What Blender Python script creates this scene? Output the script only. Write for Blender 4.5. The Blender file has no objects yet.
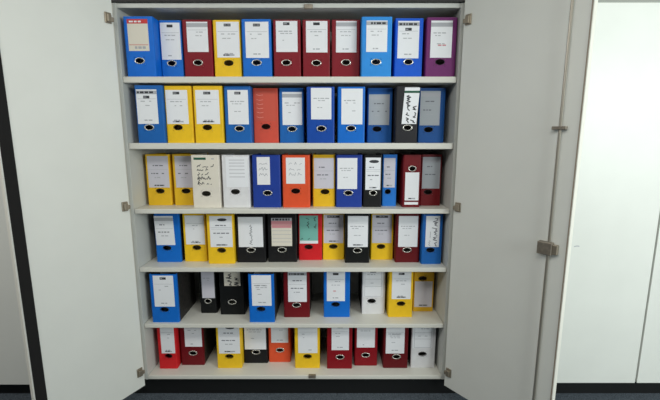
import bpy, math, random
from mathutils import Vector

# ------------------------------------------------------------------ camera
F = 376.0                       # focal length in pixels of a 660x400 frame
TH = math.radians(9.36)         # tilt downwards
D = 2.07                        # distance to the front of the cupboard carcass
SC = bpy.context.scene
COL = SC.collection
CT, ST = math.cos(TH), math.sin(TH)

def ray(px, py):
    return Vector((px - 330, F * CT - (py - 200) * ST, -F * ST - (py - 200) * CT))

_v = ray(330, 393.2)
H = -(D + 0.045) * _v.z / _v.y  # the plinth meets the carpet at this pixel row
CAM = Vector((0, 0, H))

def on_y(px, py, y):
    v = ray(px, py); return CAM + v * (y / v.y)

def on_z(px, py, z):
    v = ray(px, py); return CAM + v * ((z - H) / v.z)

cd = bpy.data.cameras.new('camera')
cd.sensor_width = 36; cd.lens = F / 660 * 36
cam = bpy.data.objects.new('camera', cd); COL.objects.link(cam)
cam.location = CAM; cam.rotation_euler = (math.pi / 2 - TH, 0, 0)
SC.camera = cam

# ------------------------------------------------------------------ light
w = bpy.data.worlds.new('world'); SC.world = w; w.use_nodes = True
bg = w.node_tree.nodes['Background']
bg.inputs[0].default_value = (0.93, 0.98, 0.96, 1); bg.inputs[1].default_value = 0.13

def area(name, loc, target, sx, sy, power, col):
    l = bpy.data.lights.new(name, 'AREA'); l.shape = 'RECTANGLE'; l.size = sx; l.size_y = sy
    l.energy = power; l.color = col
    o = bpy.data.objects.new(name, l); COL.objects.link(o); o.location = loc
    o.rotation_euler = (Vector(target) - Vector(loc)).to_track_quat('-Z', 'Y').to_euler()
    return o
area('window_daylight', (2.9, -0.7, 1.9), (1.5, 2.0, 1.1), 1.8, 1.3, 100, (0.93, 1.0, 0.98))
area('ceiling_lamp', (-0.3, 0.35, 2.76), (-0.3, 1.0, 0.0), 2.2, 0.7, 31, (1.0, 0.98, 0.93))

area('left_fill_light', (-2.6, 0.45, 2.76), (-2.4, 1.2, 0.0), 1.8, 0.6, 38, (1.0, 0.98, 0.93))  # unseen fill, added to brighten the closed cupboard on the left

SC.view_settings.view_transform = 'Standard'; SC.view_settings.look = 'None'
SC.view_settings.exposure = 0.0; SC.view_settings.gamma = 1.0
SC.view_settings.use_curve_mapping = False

# ------------------------------------------------------------------ materials
def lin(c):
    return tuple(((x / 255 + 0.055) / 1.055) ** 2.4 if x > 10 else x / 255 / 12.92 for x in c) + (1,)

MATS = {}
def mat(name, rgb, rough=0.5, metal=0.0, noise=0.0, scale=40, bump=0.0, coat=0.0, second=None):
    if name in MATS: return MATS[name]
    m = bpy.data.materials.new(name); m.use_nodes = True
    nt = m.node_tree; b = nt.nodes['Principled BSDF']
    b.inputs['Base Color'].default_value = lin(rgb)
    b.inputs['Roughness'].default_value = rough; b.inputs['Metallic'].default_value = metal
    b.inputs['Coat Weight'].default_value = coat
    if noise or bump or second:
        tc = nt.nodes.new('ShaderNodeTexCoord'); n = nt.nodes.new('ShaderNodeTexNoise')
        n.inputs['Scale'].default_value = scale; n.inputs['Detail'].default_value = 4
        nt.links.new(tc.outputs['Object'], n.inputs['Vector'])
        if noise or second:
            r = nt.nodes.new('ShaderNodeValToRGB')
            c0 = lin(rgb); c1 = lin(second) if second else tuple(min(1, x * (1 + noise)) for x in c0[:3]) + (1,)
            r.color_ramp.elements[0].position = 0.35; r.color_ramp.elements[1].position = 0.68
            r.color_ramp.elements[0].color = tuple(x * (1 - noise) for x in c0[:3]) + (1,)
            r.color_ramp.elements[1].color = c1
            nt.links.new(n.outputs['Fac'], r.inputs['Fac']); nt.links.new(r.outputs['Color'], b.inputs['Base Color'])
        if bump:
            bp = nt.nodes.new('ShaderNodeBump'); bp.inputs['Strength'].default_value = bump
            bp.inputs['Distance'].default_value = 0.002
            nt.links.new(n.outputs['Fac'], bp.inputs['Height']); nt.links.new(bp.outputs['Normal'], b.inputs['Normal'])
    MATS[name] = m; return m

M_CARC = mat('laminate_white', (214, 213, 204), 0.45, noise=0.02, scale=6)
M_SIDE_SHADED = mat('laminate_side_shaded', (196, 198, 193), 0.5, noise=0.02, scale=6)  # greyer than the shelves: shade of the dim interior put into the colour
M_DOOR = mat('door_laminate', (226, 228, 222), 0.42, noise=0.015, scale=5)
M_EDGE = mat('door_edge_band', (232, 230, 220), 0.4)
M_EDGE_SHADE = mat('edge_shade_brown', (150, 138, 124), 0.5)  # brown of the painted shadow line on the door edge
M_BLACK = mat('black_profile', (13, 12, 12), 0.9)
M_RAIL = mat('black_rail', (12, 12, 12), 0.55)
M_PLINTH = mat('plinth_black', (7, 9, 10), 0.6)
M_CARPET = mat('carpet', (54, 62, 70), 0.95, noise=0.35, scale=260, bump=0.6, second=(100, 110, 120))
M_WALL = mat('wall_paint', (205, 206, 198), 0.8, noise=0.02, scale=20)
M_FILL = mat('filler_grey', (150, 153, 146), 0.6)
M_HINGE = mat('hinge_metal', (158, 148, 132), 0.4, metal=0.7)
M_LOCK = mat('lock_metal', (136, 128, 116), 0.45, metal=0.5, noise=0.15, scale=60)
M_ROD = mat('rod_metal', (176, 170, 158), 0.35, metal=0.85)
M_RING = mat('ring_metal', (215, 213, 205), 0.25, metal=0.7)
M_DRING = mat('ring_black', (30, 28, 28), 0.4)
M_PAGE = mat('page_paper', (225, 222, 212), 0.9)
M_MARB = mat('marbled_paper', (16, 16, 17), 0.6, noise=0.1, scale=55, second=(52, 48, 44))
M_INK = mat('ink_dark', (48, 50, 56), 0.7)
M_INK2 = mat('ink_grey', (172, 174, 180), 0.7)
M_INK3 = mat('ink_red', (200, 60, 60), 0.7)
M_INK4 = mat('ink_green', (30, 84, 62), 0.7)
M_INK5 = mat('ink_pink', (206, 140, 146), 0.7)
M_INKB = mat('ink_blue', (110, 130, 190), 0.7)
PAPER = {'w': mat('label_white', (232, 234, 238), 0.55, noise=0.01, scale=30),
         'l': mat('label_lilac', (206, 204, 214), 0.35, coat=0.4),
         'g': mat('label_grey', (166, 172, 178), 0.3, coat=0.5),
         'c': mat('label_cream', (222, 216, 202), 0.6),
         't': mat('label_teal', (120, 184, 172), 0.5),
         'p': mat('label_film', (208, 92, 76), 0.2, coat=0.6),
         's': mat('label_glossy', (238, 238, 240), 0.12, coat=1.0, bump=0.9, scale=28)}
COLORS = {'blue': (16, 106, 200), 'bright_blue': (12, 106, 208), 'sky_blue': (44, 140, 220), 'dark_blue': (18, 72, 162),
          'royal': (34, 62, 148), 'mid_blue': (28, 98, 174), 'steel_blue': (22, 82, 152), 'azure': (36, 116, 204), 'cobalt': (8, 88, 206),
          'red': (206, 34, 40), 'dark_red': (126, 16, 32), 'crimson': (132, 14, 26), 'maroon': (98, 15, 22), 'wine': (108, 16, 24),
          'salmon': (206, 82, 66), 'orange': (220, 84, 48), 'yellow': (236, 192, 36), 'ochre': (216, 170, 40),
          'gold': (228, 182, 40), 'black': (24, 24, 26), 'charcoal': (38, 37, 41), 'jet': (15, 17, 18),
          'white': (220, 220, 222), 'cream': (222, 216, 204), 'purple': (112, 40, 104)}
def cover_mat(c):
    m = mat('cover_' + c, COLORS[c], 0.48, noise=0.05, scale=18, bump=0.08)
    m.node_tree.nodes['Principled BSDF'].inputs['Specular IOR Level'].default_value = 0.25
    return m

# ------------------------------------------------------------------ mesh helpers
WL = {}
def empty(name, loc, label, cat, group=None, kind=None):
    o = bpy.data.objects.new(name, None); COL.objects.link(o); o.location = loc; o.empty_display_size = 0.05
    WL[o.name] = Vector(loc)
    if label: o['label'] = label
    if cat: o['category'] = cat
    if group: o['group'] = group
    if kind: o['kind'] = kind
    return o

def build(name, V, Fc, m, parent=None, mats=None, idx=None, smooth=False, bevel=0):
    """vertices come in world coordinates; the object gets its own origin"""
    lo = Vector([min(v[i] for v in V) for i in range(3)]); hi = Vector([max(v[i] for v in V) for i in range(3)])
    c = Vector(((lo.x + hi.x) / 2, (lo.y + hi.y) / 2, lo.z))
    me = bpy.data.meshes.new(name)
    me.from_pydata([tuple(Vector(v) - c) for v in V], [], Fc)
    for mm in (mats or [m]): me.materials.append(mm)
    if idx:
        for p, i in zip(me.polygons, idx): p.material_index = i
    if smooth:
        for p in me.polygons: p.use_smooth = True
    me.update()
    o = bpy.data.objects.new(name, me); COL.objects.link(o)
    if parent is not None:
        o.parent = parent; o.location = c - WL[parent.name]
    else: o.location = c
    WL[o.name] = c
    if bevel:
        b = o.modifiers.new('bevel', 'BEVEL'); b.width = bevel; b.segments = 2; b.limit_method = 'ANGLE'
    return o

BOXF = [(0, 3, 2, 1), (4, 5, 6, 7), (0, 1, 5, 4), (1, 2, 6, 5), (2, 3, 7, 6), (3, 0, 4, 7)]
def box_v(x0, x1, y0, y1, z0, z1):
    return [(x0, y0, z0), (x1, y0, z0), (x1, y1, z0), (x0, y1, z0), (x0, y0, z1), (x1, y0, z1), (x1, y1, z1), (x0, y1, z1)]
class MB:
    def __init__(s): s.V = []; s.F = []; s.I = []
    def add(s, V, Fc, i=0):
        n = len(s.V); s.V += [tuple(v) for v in V]; s.F += [tuple(k + n for k in f) for f in Fc]; s.I += [i] * len(Fc)
    def box(s, *a, i=0): s.add(box_v(*a), BOXF, i)
    def quadxz(s, x0, x1, z0, z1, y, i=0): s.add([(x0, y, z0), (x1, y, z0), (x1, y, z1), (x0, y, z1)], [(0, 1, 2, 3)], i)
    def stroke(s, pts, wd, y, i=0):
        for (xa, za), (xb, zb) in zip(pts, pts[1:]):
            dx, dz = xb - xa, zb - za; L = math.hypot(dx, dz) or 1e-6
            nx, nz = -dz / L * wd / 2, dx / L * wd / 2
            s.add([(xa - nx, y, za - nz), (xb - nx, y, zb - nz), (xb + nx, y, zb + nz), (xa + nx, y, za + nz)], [(0, 1, 2, 3)], i)

def box(name, x0, x1, y0, y1, z0, z1, m, parent=None, bevel=0.0015):
    return build(name, box_v(x0, x1, y0, y1, z0, z1), BOXF, m, parent, bevel=bevel)

def structure(o):
    o['kind'] = 'structure'; return o

# ------------------------------------------------------------------ setting
DEPTH = 0.47                     # cupboard depth
YB = D + DEPTH
def zf(py, y=D): return on_y(330, py, y).z
Z_TOP0, Z_TOP1 = zf(7.5), zf(2.6)          # top board
SHELF_PX = [(76.4, 82.6), (143.1, 149.2), (209.3, 213.9), (268, 272.3), (324.4, 328.3), (376, 379.5)]
SHELF_Z = [(zf(b), zf(a)) for a, b in SHELF_PX]   # (underside, top)
Z_DOOR = zf(384.5, D - 0.02)
XL = (on_y(146.5, 378, D).x + on_y(114, 20, D).x) / 2
XR = (on_y(444, 378, D).x + on_y(461, 20, D).x) / 2
XL -= 0.004; XR += 0.008
TP = 0.017                        # side panel thickness

structure(box('floor', -4.2, 4.2, -2.5, YB + 0.02, -0.04, 0, M_CARPET, bevel=0))
structure(box('wall_back', -4.2, 4.2, YB + 0.02, YB + 0.14, -0.04, 2.8, M_WALL, bevel=0))
structure(box('ceiling', -4.2, 4.2, -0.0, YB + 0.14, 2.8, 2.9, M_WALL, bevel=0))
structure(box('trim_1', -4.2, 4.2, D + 0.015, D + 0.035, Z_TOP1 + 0.035, 2.8, M_FILL, bevel=0))

# ------------------------------------------------------------------ open cupboard
cup = empty('storage_cupboard', ((XL + XR) / 2, D, 0),
            'white storage cupboard with both doors open, its six shelves full of binders', 'cupboard')
box('side_panel', XL, XL + TP, D, YB, SHELF_Z[5][0], Z_TOP1, M_SIDE_SHADED, cup)
box('side_panel', XR - TP, XR, D, YB, SHELF_Z[5][0], Z_TOP1, M_SIDE_SHADED, cup)
box('back_panel', XL + TP, XR - TP, YB - 0.012, YB - 0.001, 0.09, Z_TOP0, M_SIDE_SHADED, cup, 0)
box('top_panel', XL + TP, XR - TP, D + 0.004, YB - 0.012, Z_TOP0, Z_TOP1, M_SIDE_SHADED, cup)
box('top_rail', XL - 0.01, XR + 0.01, D - 0.012, D + 0.012, Z_TOP1 + 0.001, Z_TOP1 + 0.034, M_RAIL, cup, 0)
for k, (zu, zt) in enumerate(SHELF_Z):
    if k < 5: box('shelf', XL + TP + 0.002, XR - TP - 0.002, D + 0.004, YB - 0.014, zu, zt, M_CARC, cup, 0.003)
    else: box('bottom_panel', XL + TP, XR - TP, D + 0.002, YB - 0.012, zu, zt, M_CARC, cup, 0.003)
box('plinth', XL - 0.049, XR + 0.049, D + 0.045, D + 0.065, 0.0, SHELF_Z[5][0] - 0.001, M_PLINTH, cup, 0)
for a in (XL - 0.048, XR + 0.001): box('filler_strip', a, a + 0.047, D + 0.004, D + 0.02, SHELF_Z[5][0], Z_TOP1, M_CARC, cup, 0)
p = on_y(308.5, 5, D)
o = box('catch_plate', p.x - 0.022, p.x + 0.022, D - 0.004, D + 0.010, Z_TOP0 - 0.006, Z_TOP0 + 0.016, M_LOCK, cup, 0.002)
p = on_y(312.5, 377.6, D)
o = box('catch_plate', p.x - 0.024, p.x + 0.020, D - 0.004, D + 0.012, SHELF_Z[5][1] - 0.014, SHELF_Z[5][1] + 0.006, M_LOCK, cup, 0.002)

# open doors -------------------------------------------------------
def make_door(side):
    DT = 0.026 if side < 0 else 0.036
    left = side < 0
    hb = Vector((XL + 0.011 if left else XR - 0.009, D - 0.028, 0))
    fe = on_z(42, 451, Z_DOOR) if left else on_z(546.5, 447.5, Z_DOOR)
    fe.z = 0
    u = (fe - hb); W = u.length; u.normalize()
    n = Vector((-u.y, u.x, 0))
    if n.x * side > 0: n = -n
    z0, z1 = Z_DOOR, Z_TOP1 + 0.004
    def P(s, t, z): q = hb + u * s + n * t; return (q.x, q.y, z)
    def dbox(name, s0, s1, t0, t1, za, zb, m, parent, bevel=0.0015):
        V = [P(s0, t0, za), P(s1, t0, za), P(s1, t1, za), P(s0, t1, za), P(s0, t0, zb), P(s1, t0, zb), P(s1, t1, zb), P(s0, t1, zb)]
        Fc = BOXF if n.cross(u).z < 0 else [tuple(reversed(f)) for f in BOXF]
        return build(name, V, Fc, m, parent, bevel=bevel)
    def hit(px, py):
        v = ray(px, py); t = (hb - CAM).dot(n) / v.dot(n); q = CAM + v * t
        return (q - hb).dot(u), q.z
    door = dbox('door', 0, W, -DT, 0, z0, z1, M_DOOR, cup, 0.002)
    dbox('edge_band', W + 0.0005, W + 0.002, -DT + 0.001, -0.001, z0 + 0.002, z1 - 0.002, M_EDGE, door, 0)
    # concealed hinges: cup plate on the door and an arm back to the side panel
    for px, py in (((108, 18), (127, 206), (141.5, 371)) if left else ((467.5, 20), (455, 206.5), (446.5, 371))):
        s, z = hit(px, py); s = max(s, 0.028)
        mb = MB()
        def hb_(s0, s1, t0, t1, za, zb):
            mb.add([P(s0, t0, za), P(s1, t0, za), P(s1, t1, za), P(s0, t1, za), P(s0, t0, zb), P(s1, t0, zb), P(s1, t1, zb), P(s0, t1, zb)],
                   BOXF if n.cross(u).z < 0 else [tuple(reversed(f)) for f in BOXF])
        hb_(s - 0.016, s + 0.018, 0.0005, 0.008, z - 0.026, z + 0.026)
        hb_(s - 0.010, s + 0.012, 0.006, 0.020, z - 0.020, z + 0.016)
        hb_(0.004, s - 0.010, 0.004, 0.016, z - 0.016, z + 0.006)
        build('hinge', mb.V, mb.F, M_HINGE, door, bevel=0.003)
    if left:
        dbox('seal_or_shade_strip', W - 0.047, W - 0.003, 0.0005, 0.008, z0 + 0.002, z1 - 0.002, M_BLACK, door, 0.002)
    else:
        s0, _ = hit(576, 0); s1, _ = hit(532.5, 400); s = (s0 + s1) / 2
        dbox('edge_shade_line', W - 0.006, W - 0.0005, 0.0003, 0.0015, z0 + 0.002, z1 - 0.002, M_EDGE_SHADE, door, 0)  # thin brown strip painting the shadow gap along the free edge
        # round locking rod running the height of the door
        V = []; Fc = []; N = 10; R = 0.0058
        for z in (z0 + 0.01, z1 - 0.01):
            for k in range(N):
                a = 2 * math.pi * k / N; V.append(P(s + R * math.cos(a), 0.011 + R * math.sin(a), z))
        Fc = [(k, (k + 1) % N, N + (k + 1) % N, N + k) for k in range(N)] + [tuple(range(N))[::-1], tuple(range(N, 2 * N))]
        build('lock_rod', V, Fc, M_ROD, door, smooth=False)
        for px, py, hh in ((560.5, 128, 0.007),):
            _, z = hit(px, py)
            dbox('rod_bracket', s - 0.030, s + 0.026, 0.0005, 0.022, z - hh, z + hh, M_LOCK, door, 0.002)
        _, z = hit(547, 247.5)
        sl, _ = hit(539.5, 247.5); sr, _ = hit(560, 247.5)
        mb = MB()
        lock = dbox('lock_box', sl, sl + (sr - sl) * 0.72, 0.0005, 0.030, z - 0.028, z + 0.030, M_LOCK, door, 0.003)
        dbox('lock_bolt', sl + (sr - sl) * 0.72, sr - 0.004, 0.0005, 0.022, z - 0.022, z + 0.022, M_HINGE, door, 0.002)
    return door
make_door(-1); make_door(1)

# ------------------------------------------------------------------ neighbouring closed cupboards
def closed(x0, x1, splits, label, gap=0.011, zd=Z_DOOR):
    r = empty('storage_cupboard', ((x0 + x1) / 2, D, 0), label, 'cupboard')
    box('carcass', x0, x1, D + 0.001, YB, Z_DOOR + 0.012, Z_TOP1, M_CARC, r, 0)
    box('plinth', x0, x1, D + 0.045, D + 0.065, 0, Z_DOOR + 0.011, M_PLINTH, r, 0)
    box('top_rail', x0 + 0.012, x1 - 0.012, D - 0.010, D + 0.0005, zf(2.4, D - 0.022) + 0.002, Z_TOP1 + 0.034, M_FILL, r, 0)
    xs = [x0] + splits + [x1]; out = []; zt = zf(2.4, D - 0.022)
    for a, b in zip(xs, xs[1:]):
        out.append(box('door', a + gap / 2, b - gap / 2, D - 0.022, D - 0.001, zd, zt, M_DOOR, r, 0.002))
    for a in splits: box('seal_or_shade_strip', a - 0.02, a + 0.02, D - 0.0008, D + 0.0006, zd, zt, M_BLACK, r, 0)  # black strip behind each door gap stands in for the shade there
    return r, out
xg = on_y(636, 380, D - 0.02).x
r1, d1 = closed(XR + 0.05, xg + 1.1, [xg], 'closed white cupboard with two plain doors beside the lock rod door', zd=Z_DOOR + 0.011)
p = on_y(576.5, 246.3, D - 0.022)
mb = MB(); mb.stroke([(p.x - 0.014, p.z - 0.002), (p.x + 0.002, p.z + 0.002), (p.x + 0.016, p.z)], 0.005, D - 0.0226)
build('scuff_mark', mb.V, mb.F, M_INK2, d1[0])
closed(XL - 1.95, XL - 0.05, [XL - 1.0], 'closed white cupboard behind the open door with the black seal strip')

# ------------------------------------------------------------------ binders
BH, BD = 0.300, 0.28
random.seed(7)

def spine_mesh(w, h, hx, hz, rx, rz, t=0.004, ch=0.006):
    """front plate with a real finger hole, chamfered vertical edges; local: x centred, y=0 front"""
    mb = MB(); N = 20
    ax, az = rx * 1.25, rz * 1.3
    ax = min(ax, w / 2 - ch - abs(hx) - 0.001)
    xl, xr = -w / 2 + ch, w / 2 - ch
    circ = []; sq = []
    for k in range(N):
        a = 2 * math.pi * k / N; c, s_ = math.cos(a), math.sin(a)
        circ.append((hx + rx * c, hz + rz * s_))
        m_ = max(abs(c), abs(s_)); sq.append((hx + ax * c / m_, hz + az * s_ / m_))
    for y in (0.0, t):
        V = [(x, y, z) for x, z in circ] + [(x, y, z) for x, z in sq]
        fs = [(k, N + k, N + (k + 1) % N, (k + 1) % N) for k in range(N)]
        if y > 0: fs = [tuple(reversed(f)) for f in fs]
        mb.add(V, fs)
        for r in ((xl, xr, 0, hz - az), (xl, xr, hz + az, h), (xl, hx - ax, hz - az, hz + az), (hx + ax, xr, hz - az, hz + az)):
            V = [(r[0], y, r[2]), (r[1], y, r[2]), (r[1], y, r[3]), (r[0], y, r[3])]
            mb.add(V, [(0, 1, 2, 3)] if y == 0 else [(3, 2, 1, 0)])
    V = [(x, 0, z) for x, z in circ] + [(x, t, z) for x, z in circ]
    mb.add(V, [(k, (k + 1) % N, N + (k + 1) % N, N + k) for k in range(N)])
    for s_ in (-1, 1):           # rounded shoulder into the side boards
        prof = [(w / 2 - ch, 0), (w / 2 - ch * 0.3, ch * 0.3), (w / 2, ch), (w / 2, ch + 0.012), (w / 2 - t, ch + 0.012), (w / 2 - t, ch), (w / 2 - ch, t)]
        n = len(prof); V = [(s_ * x, y, 0) for x, y in prof] + [(s_ * x, y, h) for x, y in prof]
        fs = [(k, k + 1, n + k + 1, n + k) for k in range(n - 1)] + [tuple(range(n)), tuple(range(2 * n - 1, n - 1, -1))]
        if s_ < 0: fs = [tuple(reversed(f)) for f in fs]
        mb.add(V, fs)
    mb.add([(xl, 0, h), (xr, 0, h), (xr, t, h), (xl, t, h)], [(0, 1, 2, 3)])
    return mb

def ring_mesh(hx, hz, rx, rz, r, y):
    mb = MB(); N, K = 22, 6; V = []; fs = []
    for k in range(N):
        a = 2 * math.pi * k / N
        for j in range(K):
            b = 2 * math.pi * j / K; q = r * math.cos(b)
            V.append((hx + (rx + q) * math.cos(a), y - r * 0.7 * math.sin(b), hz + (rz + q * 0.75) * math.sin(a)))
    for k in range(N):
        for j in range(K):
            fs.append((k * K + j, k * K + (j + 1) % K, ((k + 1) % N) * K + (j + 1) % K, ((k + 1) % N) * K + j))
    mb.add(V, fs); return mb

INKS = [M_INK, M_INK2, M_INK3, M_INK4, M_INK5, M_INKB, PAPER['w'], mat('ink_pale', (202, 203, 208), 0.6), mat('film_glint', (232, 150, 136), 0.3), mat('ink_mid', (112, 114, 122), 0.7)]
def words(mb, x0, x1, z, hgt, y, ink, rnd, dens=0.75):
    x = x0
    while x < x1:
        L = rnd.uniform(0.008, 0.024)
        if x + L > x1: break
        if rnd.random() < dens: mb.quadxz(x, x + L, z - hgt / 2, z + hgt / 2, y, ink)
        x += L + 0.005
def scribble(mb, x0, x1, z0, z1, y, rnd, ink=0, wd=0.003, vertical=False, step=0.011):
    """illegible handwriting: one row of joined strokes"""
    L = (z1 - z0) if vertical else (x1 - x0); t = 0; pts = []
    while t < L:
        a = rnd.uniform(0, 1) if len(pts) % 2 else rnd.uniform(0, 0.35) * (len(pts) % 4 > 1)
        if vertical: pts.append((x1 - (x1 - x0) * a, z0 + t))
        else: pts.append((x0 + t, z0 + (z1 - z0) * a))
        t += step * rnd.uniform(0.35, 1.0)
        if rnd.random() < 0.16 and len(pts) > 2:
            mb.stroke(pts, wd, y, ink); pts = []; t += step * 0.6
    if len(pts) > 1: mb.stroke(pts, wd, y, ink)

def print_on(style, x0, x1, z0, z1, y, rnd):
    """printed matter, or painted film glints, of one spine label (far too small in the photo to be read)"""
    mb = MB(); W, Hh = x1 - x0, z1 - z0; cx = (x0 + x1) / 2
    X = lambda f: x0 + W * f
    Z = lambda f: z1 - Hh * f
    def bar(a, b, f, h, ink): mb.quadxz(X(a), X(b), Z(f) - h / 2, Z(f) + h / 2, y, ink)
    for st in style.split('+'):
        if st == 'logo':
            lf = .22 if 'band' in style else .09
            bar(.34, .64, lf, .014, 0); words(mb, X(.36), X(.62), Z(lf), .004, y - .0002, 1, rnd)
        elif st == 'lines':
            bar(.06, .94, .27, .0016, 1)
            words(mb, X(.2), X(.85), Z(.34), .0045, y, 1, rnd); words(mb, X(.25), X(.8), Z(.46), .004, y, 1, rnd, .6)
            words(mb, X(.32), X(.72), Z(.89), .006, y, 1, rnd, .95)
        elif st == 'text':
            words(mb, X(.12), X(.9), Z(.33), .005, y, 1, rnd, .95); words(mb, X(.2), X(.8), Z(.40), .004, y, 1, rnd, .9)
            words(mb, X(.3), X(.7), Z(.62), .004, y, 1, rnd)
        elif st == 'note':
            words(mb, X(.25), X(.75), Z(.30), .006, y, 9, rnd, .95); words(mb, X(.15), X(.9), Z(.55), .006, y, 9, rnd, .85)
            words(mb, X(.3), X(.7), Z(.68), .005, y, 1, rnd, .8)
            bar(.05, .95, .42, .0016, 1)
        elif st == 'foot':
            bar(.26, .76, .93, .008, 1); words(mb, X(.28), X(.74), Z(.93), .006, y - .0002, 0, rnd, .8)
        elif st == 'band':
            bar(.0, 1, .085, .018, 1); words(mb, X(.06), X(.94), Z(.085), .010, y - .0002, 0, rnd, .9)
        elif st == 'greyband':
            bar(.0, 1, .11, .020, 1)
        elif st == 'darkbar':
            bar(.18, .80, .07, .014, 0); words(mb, X(.22), X(.76), Z(.07), .004, y - .0002, 1, rnd, .9)
        elif st == 'redband':
            bar(.0, 1, .045, .022, 2); words(mb, X(.1), X(.9), Z(.05), .008, y - .0002, 6, rnd, .8)
            bar(.04, .96, .80, .0025, 2); words(mb, X(.3), X(.95), Z(.89), .012, y, 1, rnd, .95)
        elif st == 'redtext':
            words(mb, X(.35), X(.75), Z(.66), .007, y, 4, rnd, .95)
        elif st == 'green':
            bar(.02, .52, .085, .013, 3); words(mb, X(.56), X(.92), Z(.09), .006, y, 1, rnd, .6)
        elif st == 'greenline':
            bar(.0, 1, .12, .012, 3)
        elif st == 'hand':
            for f in (.30, .42, .55, .70, .86):
                scribble(mb, X(.14), X(rnd.uniform(.55, .9)), Z(f) - .010, Z(f) + .010, y, rnd, wd=.0038, step=.009)
            scribble(mb, X(.14), X(.24), Z(.95), Z(.5), y, rnd, vertical=True)
        elif st == 'hand_v':
            scribble(mb, X(.08), X(.46), Z(.97), Z(.20), y, rnd, vertical=True, wd=.005, step=.008)
            scribble(mb, X(.54), X(.90), Z(.97), Z(.50), y, rnd, vertical=True, wd=.005, step=.008)
        elif st == 'hand_v1':
            scribble(mb, X(.42), X(.84), Z(.97), Z(.05), y, rnd, ink=9, vertical=True, wd=.0045, step=.008)
            scribble(mb, X(.2), X(.36), Z(.97), Z(.45), y, rnd, ink=1, vertical=True, wd=.003)
        elif st == 'hand_t':
            for a in (.34, .72): scribble(mb, X(a), X(a + .18), Z(.45), Z(.06), y, rnd, vertical=True, wd=.0035)
            scribble(mb, X(.05), X(.2), Z(.86), Z(.80), y, rnd); scribble(mb, X(.45), X(.6), Z(.86), Z(.80), y, rnd)
            mb.quadxz(x0, x1, z0, z0 + .018, y, 6)
        elif st == 'center_v':
            scribble(mb, X(.44), X(.56), Z(.92), Z(.25), y, rnd, ink=9, vertical=True, wd=.003, step=.008)
        elif st == 'pink':
            bar(.0, 1, .05, .018, 1); words(mb, X(.06), X(.94), Z(.05), .012, y - .0002, 0, rnd, .95)
            bar(.0, 1, .17, .024, 4); bar(.02, .98, .30, .018, 4)
            for f in (.45, .58, .72, .85): bar(.04, .96, f, .002, 1)
        elif st == 'oval':
            N = 14; a0 = X(.56); zz = Z(.12)
            mb.add([(a0 + .028 * math.cos(2 * math.pi * k / N), y, zz + .009 * math.sin(2 * math.pi * k / N)) for k in range(N)], [tuple(range(N))], 0)
            bar(.04, .96, .37, .0016, 1)
        elif st == 'border':
            for f in (.03, .36, .62, .97): bar(.08, .92, f, .0022, 1)
            for a in (.08, .92): mb.quadxz(X(a) - .001, X(a) + .001, Z(.97), Z(.03), y, 1)
            words(mb, X(.2), X(.8), Z(.2), .005, y, 1, rnd); words(mb, X(.25), X(.75), Z(.5), .004, y, 1, rnd)
        elif st == 'grid':
            for f in (.1, .2, .3, .42, .54, .66): bar(.15, .85, f, .006, 7)
        elif st == 'wrinkle':
            for f in (.2, .42, .62): scribble(mb, X(.15), X(.85), Z(f) - .01, Z(f) + .01, y, rnd, ink=1, wd=.003)
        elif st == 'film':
            for f in (.12, .28, .42, .56, .7, .86): mb.stroke([(X(.06), Z(f)), (X(.2), Z(f + .03)), (X(.38), Z(f + .01))], .0025, y, 8)  # pale streaks painted as reflections on the clear film
    return mb

def binder(x0, x1, yf, zs, color, hole, label, paper, style, txt, ring, side, rnd, h=BH, extra=None, tilt=0):
    w = x1 - x0; cx = (x0 + x1) / 2
    root = empty('lever_arch_binder', (cx, yf, zs), txt, 'binder', 'lever arch binders on the cupboard shelves')
    T = lambda mb: [(x + cx, y + yf, z + zs) for x, y, z in mb.V]
    hx = max(-w * .2, min(w * .2, hole[0] - cx)); hz = hole[1] - zs
    hz = max(.045, min(h - .045, hz))
    rx = min(0.0235, w * 0.19); rz = 0.0135
    mb = spine_mesh(w, h, hx, hz, rx, rz)
    sp = build('spine', T(mb), mb.F, cover_mat(color), root)
    sm = M_MARB if side else cover_mat(color)
    for s_ in (-1, 1):
        a = cx + s_ * w / 2; b = a - s_ * 0.0035
        box('side_board', min(a, b), max(a, b), yf + 0.0182, yf + BD, zs + 0.0005, zs + h - 0.0005, sm, root, 0)
    box('pages', x0 + 0.012, x1 - 0.012, yf + 0.12, yf + BD - 0.012, zs + 0.003, zs + h - 0.018, M_PAGE, root, 0)
    rm = MB(); r = ring_mesh(hx, hz, rx + 0.001, rz + 0.0008, 0.0036 if ring else 0.0016, -0.0005)
    build('finger_ring', T(r), r.F, M_RING if ring else M_DRING, root, smooth=True)
    if label:
        lx0, lx1, lz0, lz1 = label[0] - cx, label[1] - cx, label[2] - zs, label[3] - zs
        lx0 = max(lx0, -w / 2 + .007); lx1 = min(lx1, w / 2 - .007)
        lz1 = min(lz1, h - .006)
        if hz < h / 2: lz0 = max(lz0, hz + rz + .005)
        else: lz1 = min(lz1, hz - rz - .005); lz0 = max(lz0, .03)
        def sh(V): return [(x + tilt * (z - lz0), y, z) for x, y, z in V]
        lb = MB(); lb.box(lx0, lx1, -0.0012, -0.0001, lz0, lz1)
        lb.V = sh(lb.V)
        lo = build('spine_label', T(lb), lb.F, PAPER[paper], root)
        pr = print_on(style, lx0, lx1, lz0, lz1, -0.0015, rnd)
        if pr.V:
            pr.V = sh(pr.V)
            build('print', T(pr), pr.F, None, lo, mats=INKS, idx=pr.I)['kind'] = 'stuff'   # illegible lines, painted glints on film
    if extra:
        e = MB(); e.box(extra[0] - cx, extra[1] - cx, -0.0012, -0.0001, extra[2] - zs, extra[3] - zs)
        build('spine_label', T(e), e.F, PAPER['w'], root)
    return root

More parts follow.
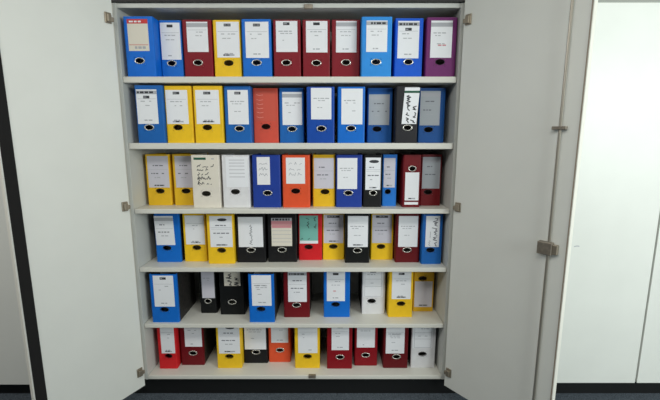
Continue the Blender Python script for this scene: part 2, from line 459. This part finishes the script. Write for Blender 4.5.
# (left px, right px at the foot, foot px row or setback in m when < 1, colour, hole px, label px box or None, paper, print, ring, marbled side, description)
ROWS = [
 [ # top shelf
  (127.6, 156.5, .004, 'bright_blue', (139.8, 60.8), (128, 148.5, 20, 51), 'c', 'redband', 1, 0, 'bright blue binder with a red-headed cream label on the top shelf'),
  (161, 184, .07, 'blue', (171.8, 63.3), (160.6, 183, 22.7, 60), 'w', 'logo+lines', 1, 0, 'blue binder on the top shelf next to the one with a red-headed label'),
  (185, 213.5, .06, 'dark_red', (198, 62.7), (187, 208, 21.8, 52), 'w', 'greyband+lines', 1, 0, 'dark red binder on the top shelf between a blue and the yellow binder'),
  (215, 242, .065, 'yellow', (228.8, 63), (216.7, 240, 21.8, 57.6), 'w', 'logo+lines+foot', 0, 0, 'the only yellow binder on the top shelf'),
  (243.2, 272, .05, 'blue', (256.7, 62.7), (245.5, 268.8, 21.8, 58), 'w', 'logo+lines', 1, 0, 'blue binder on the top shelf between the yellow and a dark red binder'),
  (274, 301, .06, 'dark_red', (286.4, 62.7), (276, 297.5, 21, 52), 'w', 'logo+text', 1, 0, 'dark red binder first in a run of three, touching a blue binder, top shelf'),
  (303, 330, .06, 'dark_red', (316.4, 63), (306, 327.5, 21, 52.5), 'w', 'logo+lines', 1, 0, 'dark red binder in the middle of a run of three on the top shelf'),
  (331.7, 359.7, .06, 'dark_red', (346, 62.5), (336, 356.6, 21, 52.5), 'w', 'greyband+lines', 1, 0, 'dark red binder touching the sky blue binder on the top shelf'),
  (361, 391, .01, 'sky_blue', (376, 62), (366.3, 387.3, 20.6, 52), 'w', 'band+lines', 1, 0, 'light sky blue binder with a grey-headed label on the top shelf'),
  (394, 421.7, .035, 'cobalt', (408.3, 62), (397.7, 419, 21, 58.8), 'w', 'band+logo+lines', 1, 0, 'strong blue binder between the sky blue and the purple binder, top shelf'),
  (425, 455, .02, 'purple', (440, 62), (430.6, 452, 20.6, 57.8), 'w', 'greyband+text+redtext', 0, 0, 'the only purple binder, at the end of the top shelf'),
 ],
 [ # second shelf
  (138.6, 165.6, .01, 'mid_blue', (149.2, 127.4), (137, 157.6, 89.4, 124), 'w', 'band+logo+lines', 1, 0, 'blue binder with a dark-banded label beside two yellow binders, second shelf'),
  (166.6, 194, .03, 'yellow', (178, 127.4), (164.6, 188, 90, 124), 'w', 'logo+lines+foot', 0, 0, 'yellow binder next to the end blue binder on the second shelf'),
  (195.6, 224, .03, 'yellow', (207.4, 127.4), (196, 219.4, 90, 124), 'w', 'logo+lines+foot', 0, 0, 'yellow binder touching the second yellow and a blue binder, second shelf'),
  (226, 252, .04, 'mid_blue', (239.4, 128.6), (228, 248.4, 90, 124.4), 'w', 'logo+text', 1, 0, 'blue binder between a yellow and the salmon red binder, second shelf'),
  (253, 279, .09, 'salmon', (266, 126.6), (255.5, 276, 91, 121), 'p', 'film', 0, 0, 'salmon red binder without a white label on the second shelf'),
  (280, 304, .08, 'mid_blue', (292, 129), (282.4, 302, 92, 125), 'w', 'greyband+text', 1, 0, 'blue binder just after the salmon red binder on the second shelf'),
  (307, 334.4, .03, 'dark_blue', (321.4, 128.6), (311, 331.4, 87, 119.4), 'w', 'text', 1, 0, 'deep blue binder with a short high-set label on the second shelf'),
  (337.6, 364.5, .03, 'blue', (351, 128.4), (341.4, 362.6, 88.6, 124.4), 'w', 'text', 1, 0, 'brighter blue binder between the deep blue and a grey-labelled binder, second shelf'),
  (367, 391.5, .08, 'steel_blue', (377, 129), (368.6, 389.4, 94.4, 125), 'g', 'greyband+note', 0, 0, 'blue grey-labelled binder between a brighter blue and the black binder, second shelf'),
  (395, 416.8, .01, 'charcoal', (407.4, 127.8), (402, 418, 87.4, 124), 'w', 'greenline+hand_v', 1, 0, 'black binder with a slanting handwritten label on the second shelf'),
  (417.6, 443.5, .08, 'steel_blue', (428.4, 129.6), (419, 440, 91, 125.4), 'g', 'greyband+note', 0, 0, 'blue grey-labelled binder at the end of the second shelf beside the black one'),
 ],
 [ # third shelf
  (148.5, 172.2, 205.2, 'gold', (160.2, 191), (148, 169.7, 156, 187.5), 'l', 'note+foot', 0, 0, 'yellow binder against the cupboard side on the third shelf'),
  (175, 196, 205.2, 'gold', (186, 191), (175.4, 193.5, 156, 187.5), 'l', 'note', 0, 0, 'yellow binder half covered by the cream handwritten binder, third shelf'),
  (193.6, 221, 207.6, 'cream', (206.3, 193.6), (193.8, 219, 155.5, 187), 'c', 'green+hand', 0, 0, 'cream white binder with handwriting and a green bar, third shelf'),
  (223.6, 250.5, 207.4, 'white', (235.4, 191.7), (226, 248, 157, 187), 'w', 'grid', 0, 0, 'plain white binder between the cream and the dark blue one, third shelf'),
  (253.4, 281, 207.4, 'royal', (267.6, 193), (257, 270, 157, 184.7), 's', 'wrinkle', 1, 0, 'dark blue binder with a narrow glossy label on the third shelf'),
  (283, 310, 207.4, 'orange', (295.7, 191), (286, 305, 157.6, 183.7), 's', 'wrinkle', 0, 0, 'orange red binder with a crinkled shiny label on the third shelf'),
  (313, 335, 206.5, 'gold', (325, 191.7), (313.6, 334.5, 158, 188.5), 'l', 'note', 0, 0, 'yellow binder between the orange and a dark blue binder, third shelf'),
  (336, 361.7, 207.1, 'royal', (348.3, 193), (337.4, 357.2, 158, 189), 'w', 'text', 1, 0, 'dark blue binder with a broad white label, third shelf, beside a narrow black one'),
  (363, 381, 207, 'black', (373, 193), (365.5, 381, 157.6, 189.8), 'w', 'oval+note+foot', 1, 0, 'narrow black binder with an oval logo on its label, third shelf'),
  (381.8, 396, 206, 'azure', (387.8, 191.6), (382.2, 395.2, 158, 187.5), 'l', 'note+foot', 0, 1, 'narrow bright blue binder between the black and a dark red one, third shelf'),
  (402, 419.5, 207.1, 'wine', (412.3, 168.6), (405, 418.8, 172.4, 200.4), 'w', 'foot', 1, 0, 'dark red binder standing upside down with its ring on top, third shelf'),
  (419.8, 440, 205.6, 'wine', (428, 192), (421.2, 440, 157, 188.5), 'g', 'greyband+note', 0, 0, 'dark red binder with a grey label at the end of the third shelf'),
 ],
 [ # fourth shelf
  (157, 181.5, 262, 'blue', (167, 248), (154.5, 174.5, 216, 245.6), 'w', 'greyband+note', 0, 1, 'blue binder against the cupboard side on the fourth shelf'),
  (185, 207.3, 261.4, 'yellow', (196.8, 247.6), (185.4, 206.4, 215.5, 244.4), 'w', 'lines+foot', 0, 0, 'yellow binder next to the blue end binder on the fourth shelf'),
  (208.5, 234.8, 263.7, 'yellow', (221.6, 250.3), (210, 233, 216, 247), 'w', 'oval+note+foot', 0, 0, 'yellow binder with an oval logo label on the fourth shelf'),
  (237.4, 266, 262.4, 'black', (251, 250), (238.4, 263, 217, 247), 'w', 'center_v', 1, 0, 'black binder with a broad plain label touching a yellow one, fourth shelf'),
  (268.4, 297, 262, 'black', (282, 249.8), (271.5, 292, 218, 246), 'c', 'pink', 1, 0, 'black binder with a pink-headed cream label on the fourth shelf'),
  (298.8, 322, 260, 'red', (308.7, 247), (299.6, 318, 215.5, 243.5), 't', 'hand_t', 0, 0, 'red binder with a turquoise handwritten label on the fourth shelf'),
  (322.7, 345, 259.6, 'yellow', (333.3, 246.5), (323.2, 343.4, 214.6, 243), 'l', 'darkbar+note+foot', 0, 0, 'yellow binder set back between the red and a black binder, fourth shelf'),
  (345, 369.3, 262.8, 'jet', (357.4, 250.5), (347.8, 368, 216, 247), 'w', 'text+foot', 1, 0, 'black binder standing between two yellow binders on the fourth shelf'),
  (370.5, 392.8, 259.6, 'yellow', (381, 246.5), (371.4, 391.6, 214.6, 243), 'l', 'darkbar+note', 0, 0, 'yellow binder set back between a black and a dark red binder, fourth shelf'),
  (395, 419, 262.3, 'maroon', (407, 249.8), (398.5, 417.8, 216, 247), 'w', 'text', 1, 0, 'the only dark red binder on the fourth shelf'),
  (421, 441, 264, 'mid_blue', (430.4, 250), (425.7, 439.5, 216, 247), 'w', 'hand_v1', 0, 0, 'blue binder with a vertical handwritten label at the end of the fourth shelf'),
 ],
 [ # fifth shelf
  (152.6, 179.3, 322.3, 'blue', (164.5, 309.5), (153.8, 174, 275.6, 306.5), 'w', 'logo+lines', 0, 1, 'blue binder with a black marbled side at the end of the fifth shelf'),
  (201, 217, 313, 'jet', (208, 301), (201.6, 214.8, 268, 298), 'l', 'text', 1, 0, 'narrow black binder pushed back on the fifth shelf'),
  (220.6, 245, 314.5, 'jet', (232.2, 302), (223.7, 240, 258, 285.8), 'c', 'hand_v', 1, 0, 'wide black binder with a short beige label on the fifth shelf'),
  (249.6, 274.7, 322.2, 'blue', (261, 309), (251.8, 271.3, 275, 305.7), 'w', 'text+lines', 0, 1, 'blue binder between a black and the dark red binder, fifth shelf'),
  (284, 309.8, 317.2, 'wine', (296.5, 305), (288, 306.7, 271, 301.8), 'w', 'band+note', 1, 1, 'the only dark red binder on the fifth shelf'),
  (323.7, 349.7, 317, 'blue', (335.6, 304.4), (326.8, 345, 270, 301), 'w', 'logo+lines+redtext', 0, 1, 'blue binder between the dark red and the white binder, fifth shelf'),
  (361.7, 384.7, 313.8, 'white', (371.6, 301), (362.4, 383, 266, 297), 'w', 'border+logo', 0, 1, 'white binder with a printed frame on its spine, fifth shelf'),
  (388, 412, 317, 'yellow', (401, 303.6), (392, 411, 268, 299), 'w', 'logo+lines+foot', 0, 0, 'yellow binder next to the white binder on the fifth shelf'),
  (412.7, 432.8, 311.3, 'ochre', (422.6, 278.5), (413.6, 432, 281, 309.6), 'l', 'foot', 0, 0, 'ochre yellow binder upside down, pushed back at the end of the fifth shelf'),
 ],
 [ # bottom
  (159.6, 177.6, 368.6, 'red', (168.6, 356), (160.6, 174.6, 320, 355), 'w', 'lines+foot', 0, 0, 'narrow bright red binder at the end of the bottom shelf'),
  (181.6, 204.5, 365, 'wine', (193, 353), (184.4, 202, 318, 346.6), 'w', 'lines', 1, 1, 'dark red binder next to the narrow bright red one, bottom shelf'),
  (217.6, 242, 368, 'yellow', (229.4, 356.4), (218.4, 241, 323, 353.4), 'w', 'oval+note+foot', 0, 0, 'yellow binder beside the black binder on the bottom shelf'),
  (243.6, 267.8, 363, 'black', (256, 352), (244.4, 266, 320, 350), 'w', 'text', 1, 0, 'the only black binder on the bottom shelf'),
  (269, 290.5, 362, 'orange', (280, 350), (271, 288, 315, 342.6), 'w', 'lines', 1, 0, 'orange binder pushed back next to the black one, bottom shelf'),
  (295, 319.8, 368, 'yellow', (307.6, 356.4), (298, 317.4, 322, 353), 'w', 'band+lines', 0, 0, 'yellow binder between the orange and a dark red binder, bottom shelf'),
  (327, 352, 368.6, 'crimson', (340, 357), (331.6, 349, 321, 350), 'w', 'logo+lines', 1, 0, 'dark red binder closest to a yellow binder on the bottom shelf'),
  (354.4, 377, 365.6, 'crimson', (365.6, 355), (357, 375, 318, 347.4), 'w', 'lines', 1, 0, 'dark red binder in the middle of three on the bottom shelf'),
  (383, 407.4, 368, 'maroon', (396.4, 356.6), (386, 404.6, 322, 353.4), 'w', 'text+lines', 1, 0, 'maroon binder standing next to the white one on the bottom shelf'),
  (410.6, 434.5, 367.6, 'white', (422.4, 354), (412, 433, 318, 348), 'w', 'border', 0, 1, 'white binder at the end of the bottom shelf'),
 ],
]
EXTRA = {(2, 10): (404.3, 418, 202, 204.6)}
TILT = {(1, 9): 0.07, (3, 0): -0.03}
for ri, row in enumerate(ROWS):
    zs = SHELF_Z[ri][1] + 0.0005
    items = []
    for it in row:
        l, r, f = it[0], it[1], it[2]
        if f < 1: yf = D + 0.004 + f
        else: yf = max(on_z(330, f, zs).y, D + 0.008)
        yf = min(yf, YB - 0.014 - BD)
        pf = f if f > 1 else SHELF_PX[ri][0]
        items.append([on_y(l, pf, yf).x, on_y(r, pf, yf).x, yf, pf])
    items[0][0] = max(items[0][0], XL + TP + 0.006); items[-1][1] = min(items[-1][1], XR - TP - 0.006)
    for a, b in zip(items, items[1:]):          # neighbours touch but never share space
        if a[1] > b[0] - 0.002:
            m_ = a[1] + 0.002 if a[2] <= b[2] else b[0] - 0.002
            if a[2] <= b[2]: b[0] = m_
            else: a[1] = m_
    for k, (it, g) in enumerate(zip(row, items)):
        yf = g[2]
        hp = on_y(it[4][0], it[4][1], yf)
        lab = None
        if it[5]:
            a = it[5]; my = (a[2] + a[3]) / 2
            lab = (on_y(a[0], my, yf).x, on_y(a[1], my, yf).x, on_y(330, a[3], yf).z, on_y(330, a[2], yf).z)
        ex = None
        if (ri, k) in EXTRA:
            a = EXTRA[(ri, k)]; ex = (on_y(a[0], a[2], yf).x, on_y(a[1], a[2], yf).x, on_y(330, a[3], yf).z, on_y(330, a[2], yf).z)
        binder(g[0], g[1], yf, zs, it[3], (hp.x, hp.z), lab, it[6], it[7], it[10], it[8], it[9],
               random.Random(ri * 100 + k), h=BH + (0.005 if ri == 1 and k < 4 else 0), extra=ex, tilt=TILT.get((ri, k), 0))
    print('ROW', ri, 'z', round(zs, 3), 'setback', [round(g[2] - D, 3) for g in items], 'w', [round(g[1] - g[0], 3) for g in items])
print('H', round(H, 3), 'XL', round(XL, 3), 'XR', round(XR, 3), 'shelves', [(round(a, 3), round(b, 3)) for a, b in SHELF_Z], 'top', Z_TOP0, Z_TOP1, 'zdoor', Z_DOOR)
